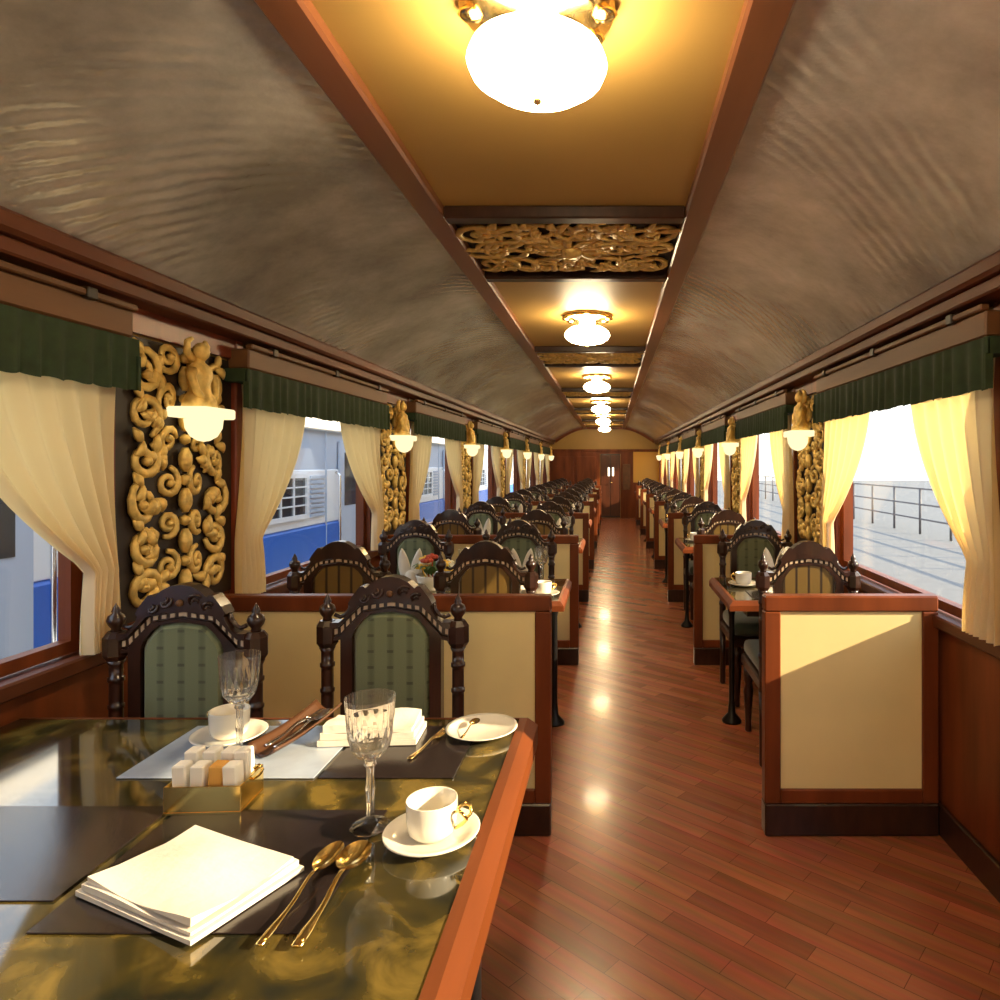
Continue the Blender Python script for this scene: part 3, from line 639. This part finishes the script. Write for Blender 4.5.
def place_goblet(x, y, label, group, sc=1.0):
    global gob0
    if gob0 is None: o = gob0 = tag(goblet_mb().build('crystal_goblet', M['crystal']), label, 'glass', group)
    else: o = dup(gob0)
    o.location = (x, y, Z); o['label'] = label; o['group'] = group; o.scale = (sc,) * 3; return o
def tulip_mb():
    mb = MB()
    for sg in (-1, 1):
        def fn(u, v):
            a = (u - 0.5) * 2.2; wd = 0.038 * math.sin(PI * min(1, 0.16 + v * 0.84)) ** 0.7
            return (sg * (0.022 + 0.03 * v) + wd * math.sin(a), -0.02 - 0.015 * math.cos(a), 0.004 + 0.20 * v)
        mb.grid(fn, 8, 10)
    mb.lathe([(0.05, 0.0), (0.055, 0.012), (0.042, 0.03), (0.038, 0.06), (0.02, 0.08)], 20, c=(0, -0.01, 0))
    return mb
nap0 = None
def place_napkin(x, y, label, group):
    global nap0
    if nap0 is None: o = nap0 = tag(tulip_mb().build('folded_napkin', M['linen'], solid=0.004), label, 'napkin', group)
    else: o = dup(nap0)
    o.location = (x, y, Z); o['label'] = label; o['group'] = group; return o
plate0 = None
def plate_mb(R=0.092): return MB().lathe([(1e-6, 0.004), (R * 0.6, 0.004), (R * 0.64, 0.0), (R * 0.7, 0.002), (R * 0.9, 0.011), (R, 0.015), (R, 0.0175), (R * 0.9, 0.0145), (R * 0.68, 0.0075), (1e-6, 0.007)], 44)
def flat_napkin_mb(w, d, seed, h=0.022):
    rnd = random.Random(seed); mb = MB()
    for lay in range(3):
        z0 = lay * h / 3; sx = 1 - 0.05 * lay; ph = rnd.uniform(0, 6)
        def top(u, v, zz=z0): return ((u - .5) * w * sx, (v - .5) * d * sx, zz + h / 3 - 0.001 + 0.004 * math.sin(u * 5 + ph) * math.sin(v * 4 + ph) * (lay + 0.3))
        mb.grid(top, 12, 12); mb.grid(lambda u, v: ((u - .5) * w * sx, (v - .5) * d * sx, z0 + 0.001 if lay == 0 else z0 - 0.001), 12, 12)
        n = len(mb.v)
        for e in (lambda t: (t, 0), lambda t: (t, 1), lambda t: (0, t), lambda t: (1, t)):
            mb.grid(lambda u, v, e=e: (lambda q: (q[0], q[1], q[2] * v + (z0 + 0.0005) * (1 - v)))(top(*e(u))), 12, 2)
    return mb

# --- the near table
place_cup(-0.333, 1.265, 'with a gold handle beside the orange table edge', 'in the foreground', rz=-0.15)
for ch in list(cup0.children):
    if ch.name.startswith('handle'): ch.data = ch.data.copy(); ch.data.materials.clear(); ch.data.materials.append(M['goldmetal']); ch['label'] = 'gold handle'
near_handle = [c for c in cup0.children if c.name.startswith('handle')][0]
mb = MB(); hz = 0.036
for sg in (-1, 1): mb.tube(resample([(0.0455, 0.0, 0.016), (0.060, sg * 0.004, 0.026), (0.072, sg * 0.012, 0.040), (0.068, sg * 0.018, 0.052), (0.058, sg * 0.014, 0.056), (0.0465, sg * 0.004, 0.048)], 14), 0.003, 8)
near_handle.data = mb.build('tmp_handle', M['goldmetal']).data; bpy.data.objects.remove(bpy.data.objects['tmp_handle'])
sau0['label'] = 'white saucer under the gold-handled coffee cup by the orange table edge'
place_goblet(-0.462, 1.305, 'cut crystal goblet standing in the middle of the near table', 'crystal goblets on the near table', 0.98)
place_goblet(-0.885, 1.62, 'cut crystal goblet beside the white cup at the left edge', 'crystal goblets on the near table', 0.95)
pl = tag(plate_mb(0.092).build('side_plate', P), 'small white side plate at the far corner of the near table', 'plate'); pl.location = (-0.335, 1.765, Z)
def spoon_mb(L=0.19):
    mb = MB(); pr = resample([(0.0065, 0.0), (0.0075, 0.02), (0.004, 0.05), (0.0028, 0.10), (0.004, 0.125)], 12)
    top = []
    vs, fs = [], []
    # bowl of the spoon
    nb = 14
    def bowl(u, v):
        a = 2 * PI * u; r = v; return (0.021 * r * math.sin(a), 0.155 - 0.032 * r * math.cos(a), 0.004 + 0.007 * (r * r) + (0.0014 if False else 0))
    mb.grid(bowl, 20, 6); mb.grid(lambda u, v: (lambda q: (q[0], q[1], q[2] - 0.0016))(bowl(u, v)), 20, 6)
    mb.tube([(0, y, 0.0035 + 0.010 * math.exp(-((y - 0.11) / 0.03) ** 2)) for w_, y in pr], [w_ for w_, y in pr], 10, up=(0, 0, 1), flat=0.32)
    return mb
def fork_mb():
    mb = MB(); pr = resample([(0.0065, 0.0), (0.0075, 0.02), (0.004, 0.05), (0.0028, 0.10), (0.009, 0.13)], 12)
    mb.tube([(0, y, 0.0035 + 0.006 * math.exp(-((y - 0.11) / 0.03) ** 2)) for w_, y in pr], [w_ for w_, y in pr], 10, up=(0, 0, 1), flat=0.32)
    for q in (-1.5, -.5, .5, 1.5): mb.tube([(q * 0.0052, 0.125, 0.005), (q * 0.0056, 0.15, 0.004), (q * 0.0056, 0.185, 0.008)], [0.002, 0.002, 0.001], 6)
    return mb
def placed(o, loc, rz=0, ry=0, rx=0): o.location = loc; o.rotation_euler = (rx, ry, rz); return o
placed(tag(spoon_mb().build('teaspoon', M['brass']), 'brown-gold teaspoon lying across the side plate', 'spoon', None), (-0.375, 1.69, Z + 0.011), -0.18, 0, 0.05).scale = (0.62, 0.62, 0.62)
placed(tag(spoon_mb().build('gold_spoon', M['goldmetal']), 'gold tablespoon beside the foot of the middle goblet, in the foreground', 'spoon', 'gold cutlery'), (-0.450, 0.972, Z + 0.003), -0.01).scale = (1.28, 1.38, 1.3)
placed(tag(spoon_mb().build('gold_spoon', M['goldmetal']), 'slimmer gold spoon left of the gold tablespoon in the foreground', 'spoon', 'gold cutlery'), (-0.505, 0.975, Z + 0.003), -0.06).scale = (0.95, 1.36, 1.2)
def placemat(w, d, loc, rz, label, m=None):
    o = placed(tag(MB().box(-w / 2, w / 2, -d / 2, d / 2, 0, 0.0025, bev=0.0008).build('placemat', m or M['leather']), label, 'placemat', 'leather placemats on the near table'), loc, rz); return o
ZM = TZ + 0.001
placemat(0.42, 0.36, (-0.66, 1.19, ZM), 0.0, 'dark leather placemat in front of the middle goblet, under the gold cutlery')
placemat(0.30, 0.30, (-0.50, 1.66, ZM), 0.0, 'brown leather placemat under the folded napkin beyond the goblet')
placemat(0.44, 0.30, (-0.88, 1.66, ZM), 0.0, 'placemat coloured pale like a window reflection, under the brown cutlery tray', M['reflection_leather'])
placemat(0.36, 0.30, (-1.07, 1.235, ZM), 0.0, 'brown leather placemat left of the folded napkin, at the left edge')
ZN = ZM + 0.004
placed(tag(flat_napkin_mb(0.28, 0.20, 4, 0.026).build('linen_napkin', M['linen']), 'folded white napkin in the bottom left corner', 'napkin'), (-0.693, 1.128, ZN), -0.42)
placed(tag(flat_napkin_mb(0.24, 0.12, 9, 0.045).build('linen_napkin', M['linen']), 'folded white napkin lying behind the middle goblet', 'napkin'), (-0.605, 1.735, ZN), 0.05)
placed(tag(fork_mb().build('table_fork', M['brass']), 'brass fork lying left of the side plate', 'fork'), (-0.475, 1.60, TZ + 0.003), -0.25)
# packet holder
r = thing('packet_holder', 'gold box of white sugar packets at the left edge of near table', 'holder', (-0.815, 1.40, ZM + 0.003), 0.05)
mb = MB(); mb.box(-0.075, 0.075, -0.05, 0.05, 0, 0.004)
for a in ((-0.075, 0.075, -0.05, -0.047), (-0.075, 0.075, 0.047, 0.05), (-0.075, -0.072, -0.05, 0.05), (0.072, 0.075, -0.05, 0.05)): mb.box(*a, 0.004, 0.055, bev=0.001)
mb.tube(resample([(0.075, 0, 0.045), (0.09, 0, 0.055), (0.096, 0, 0.066), (0.088, 0, 0.075), (0.078, 0, 0.068)], 10), 0.003, 8)
mb.build('box', M['goldmetal'], r)
q = 0
for i in range(4):
    for j in range(2):
        q += 1; xx = -0.051 + i * 0.034; yy = -0.02 + j * 0.042
        o = tag(MB().box(-0.014, 0.014, -0.017, 0.017, 0, 0.085 + 0.012 * ((i * 3 + j) % 3), bev=0.003).build('sugar_packet', M['packet_tan'] if q == 5 else M['packet']),
                'amber packet in the gold holder' if q == 5 else 'white sugar packet standing in the gold holder at the left edge', 'packet', None if q == 5 else 'sugar packets in the gold holder')
        placed(o, (-0.815 + xx, 1.40 + yy, ZM + 0.0075), 0.05, ry=0.04 * ((i % 3) - 1))
place_cup(-0.965, 1.72, 'at the left edge behind the near crystal goblet', 'on the near table', 2.6, ZN - 0.0005)
# leather tray with silver cutlery
r = thing('cutlery_tray', 'curved brown leather tray holding silver cutlery beside the white cup', 'tray', (-0.79, 1.71, ZN), -0.35)
def fn(u, v): return ((u - .5) * 0.085, (v - .5) * 0.22, 0.004 + 0.06 * abs(u - 0.5) ** 2 * 1.6 + 0.035 * v * v)
MB().grid(fn, 12, 14).build('tray_body', M['tray'], r, solid=0.005)
for i, (xo, nm, fnm) in enumerate(((-0.016, 'fork', fork_mb), (0.012, 'knife', spoon_mb))):
    o = tag(fnm().build('silver_' + ('fork' if i == 0 else 'spoon'), M['silver']), 'silver %s lying in the leather tray' % ('fork' if i == 0 else 'spoon'), 'cutlery', None)
    c, s_ = math.cos(-0.35), math.sin(-0.35); placed(o, (-0.79 + c * xo + s_ * 0.08, 1.71 + s_ * xo - c * 0.08, ZN + 0.012), -0.35, 0, 0.13)
# --- far tables
for k in range(7):
    y = TY[k]; nm = 'second third fourth fifth sixth seventh eighth'.split()[k]; L = 'of the %s left-hand table' % nm; g = 'on the far left tables'
    place_cup(-0.36, y - 0.20, 'at the near aisle corner %s' % L, g, 0.5)
    place_cup(-1.12, y - 0.19, 'at the near window side %s' % L, g, 2.0)
    place_napkin(-0.52, y + 0.20, 'white folded napkin in front of the far aisle chair %s' % L, 'folded napkins ' + g)
    place_napkin(-1.17, y + 0.20, 'white folded napkin in front of the far window chair %s' % L, 'folded napkins ' + g)
    place_goblet(-0.40, y + 0.12, 'crystal goblet at the aisle side %s' % L, 'goblets ' + g, 0.85)
    place_goblet(-0.82, y + 0.04, 'crystal goblet in the middle %s' % L, 'goblets ' + g, 0.85)
    pq = flat_napkin_mb(0.17, 0.14, 11) if k == 0 else None
    if k == 0: fl = tag(pq.build('linen_napkin', M['linen']), 'x', 'napkin', 'flat napkins ' + g)
    o = fl if k == 0 else dup(fl); o.location = (-0.50, y - 0.08, Z); o.rotation_euler = (0, 0, 0.4); o['label'] = 'flat folded white napkin near the aisle edge %s' % L
    R_ = 'of the %s right-hand table' % ORD[k]; g = 'on the right tables'
    place_cup(0.76, y + 0.10, 'in the middle %s' % R_, g, 2.8)
    place_napkin(0.965, y + 0.24, 'white folded napkin in front of the far chair %s' % R_, 'folded napkins ' + g)
    place_goblet(1.09, y - 0.02, 'crystal goblet near the window %s' % R_, 'goblets ' + g, 0.85)
    if k == 0: mt = tag(MB().box(-0.16, 0.16, -0.12, 0.12, 0, 0.003, bev=0.001).build('placemat', M['leather']), 'x', 'placemat', 'placemats ' + g)
    o = mt if k == 0 else dup(mt); o.location = (0.90, y - 0.165, TZ + 0.0005); o['label'] = 'dark leather placemat on the near side %s' % R_
    o = dup(fl); o.location = (0.90, y - 0.16, TZ + 0.005); o.rotation_euler = (0, 0, -0.3); o['label'] = 'flat folded white napkin on the near side %s' % R_; o['group'] = 'flat napkins ' + g
# flowers on the second left-hand table
r = thing('flower_arrangement', 'low bowl of yellow, red and white flowers on the second left-hand table', 'flowers', (-0.985, TY[0] - 0.03, Z)); r.scale = (1.2, 1.2, 1.2)
MB().lathe([(1e-6, 0.0), (0.04, 0.0), (0.045, 0.01), (0.07, 0.04), (0.08, 0.07), (0.075, 0.072), (0.065, 0.045), (1e-6, 0.03)], 24).build('bowl', P, r)
rnd = random.Random(2)
for i in range(13):
    a = rnd.uniform(0, 6.28); e_ = 0.075 * math.sqrt(rnd.random()); mb = MB(); c = (e_ * math.cos(a), e_ * math.sin(a), 0.10 + 0.07 * (1 - e_ / 0.08) + rnd.uniform(-.015, .02))
    for q in range(7):
        b_ = q * 2 * PI / 7; mb.ball((c[0] + 0.017 * math.cos(b_), c[1] + 0.017 * math.sin(b_), c[2]), (0.014, 0.014, 0.010), n=8)
    mb.ball((c[0], c[1], c[2] + 0.006), 0.012, n=8); mb.tube([(c[0] * .4, c[1] * .4, 0.035), (c[0] * .8, c[1] * .8, 0.08), (c[0], c[1], c[2])], 0.003, 6)
    kind = ('yellow', 'white_petals', 'red', 'yellow')[i % 4]; o = mb.build('flower', M[kind], r); o['label'] = {'yellow': 'yellow', 'red': 'red', 'white_petals': 'cream'}[kind] + ' flower'
mb = MB()
for i in range(16):
    a = i * 0.393; mb.grid(lambda u, v: ((0.03 + 0.07 * v) * math.cos(a) - (u - .5) * 0.03 * math.sin(PI * (0.05 + 0.95 * v)) * math.sin(a), (0.03 + 0.07 * v) * math.sin(a) + (u - .5) * 0.03 * math.sin(PI * (0.05 + .95 * v)) * math.cos(a), 0.07 + 0.05 * math.sin(v * 2.4)), 4, 6)
mb.build('leaves', M['leaf'], r)

# ------------------------------------------------------------------ outside
struct(MB().box(-16, XL - 0.35, -8, 45, -1.15, -1.0).build('ground', M['concrete']))
struct(MB().box(XR + 0.18, 60, -30, 70, -0.45, -0.25).build('ground', M['concrete']))
struct(MB().box(XL - 0.2, XR + 0.2, Y0, Y1, -0.5, -0.085).build('underframe', M['iron']))
TX = -3.55
r = thing('railway_carriage', 'blue and white railway carriage standing outside the left windows', 'train', (TX, 10, -1.0))
mb = MB(); mb.box(-2.6, 0, -12, 15, 0.35, 1.72, bev=0.03); mb.build('lower_body', M['train_blue'], r)['label'] = 'blue lower body'
mb = MB(); mb.box(-2.6, -0.01, -12, 15, 1.72, 2.38, bev=0.01); mb.build('upper_body', M['train_white'], r)['label'] = 'white upper body'
mb = MB(); mb.box(-2.6, -0.03, -12, 15, 2.38, 2.86); mb.build('upper_band', M['train_grey'], r)['label'] = 'grey-blue band under the eaves'
mb = MB(); mb.box(-2.6, 0.05, -12, 15, 2.86, 3.04, bev=0.02); mb.build('eaves', M['train_white'], r)
mb = MB(); mb.band([(x * 1.32 - 1.3, 3.02 + 0.45 * math.sqrt(max(0, 1 - x * x))) for x in [i / 10 - 1 for i in range(21)]], [(x * 1.2 - 1.3, 2.99) for x in [i / 10 - 1 for i in range(21)]], -12, 15); mb.build('roof', M['train_grey'], r)
mb = MB(); mb.box(-2.5, -0.1, -12, 15, 0.0, 0.35); mb.build('running_gear', M['iron'], r)
for k in range(12):
    yy = -9.95 + k * 1.85
    if k % 3 == 2:
        d_ = MB().box(-0.02, 0.015, yy - 0.42, yy + 0.42, 0.45, 2.75, bev=0.008).build('door', M['train_grey'], r)
        MB().box(0.015, 0.02, yy - 0.28, yy + 0.28, 1.9, 2.6).build('door_glass', M['darkglass'], d_)
        for q in (-0.52, 0.52): MB().tube([(0.0, yy + q, 0.9), (0.05, yy + q, 0.95), (0.05, yy + q, 2.3), (0.0, yy + q, 2.35)], 0.018, 8).build('handrail', M['silver'], r)
    else:
        f = MB(); a, b = yy - 0.5, yy + 0.5
        for y0_, y1_, z0_, z1_ in ((a, b, 1.82, 1.87), (a, b, 2.29, 2.34), (a, a + 0.05, 1.87, 2.29), (b - 0.05, b, 1.87, 2.29)): f.box(-0.02, 0.02, y0_, y1_, z0_, z1_)
        for q in range(1, 4): f.box(-0.01, 0.015, a + 0.05, b - 0.05, 1.87 + q * 0.105 - 0.008, 1.87 + q * 0.105 + 0.008)
        for q in range(1, 3): yq = a + 0.05 + q * 0.3; f.box(-0.01, 0.015, yq - 0.008, yq + 0.008, 1.87, 2.29)
        w_ = f.build('window', M['train_white'], r); MB().box(-0.012, -0.004, a + 0.05, b - 0.05, 1.87, 2.29).build('pane', M['darkglass'], w_)
        f = MB()
        for q in range(9): f.box(-0.012, 0.012, yy + 0.58, yy + 0.98, 1.82 + q * 0.057, 1.855 + q * 0.057)
        f.build('louvre', M['train_grey'], r)
    MB().box(-0.01, 0.006, yy + 1.02, yy + 1.035, 0.4, 3.0).build('panel_joint', M['train_grey'], r)
r = thing('platform_railing', 'grey railing on the pale ground outside the right-hand windows', 'railing', (7.5, 24, -0.25))
for k in range(25): MB().tube([(0, -18 + k * 1.5, 0), (0, -18 + k * 1.5, 1.1)], 0.03, 8).build('post', M['railing'], r)
for zz in (0.35, 0.7, 1.08): MB().box(-0.02, 0.02, -18.2, 18.2, zz, zz + 0.04).build('rail', M['railing'], r)
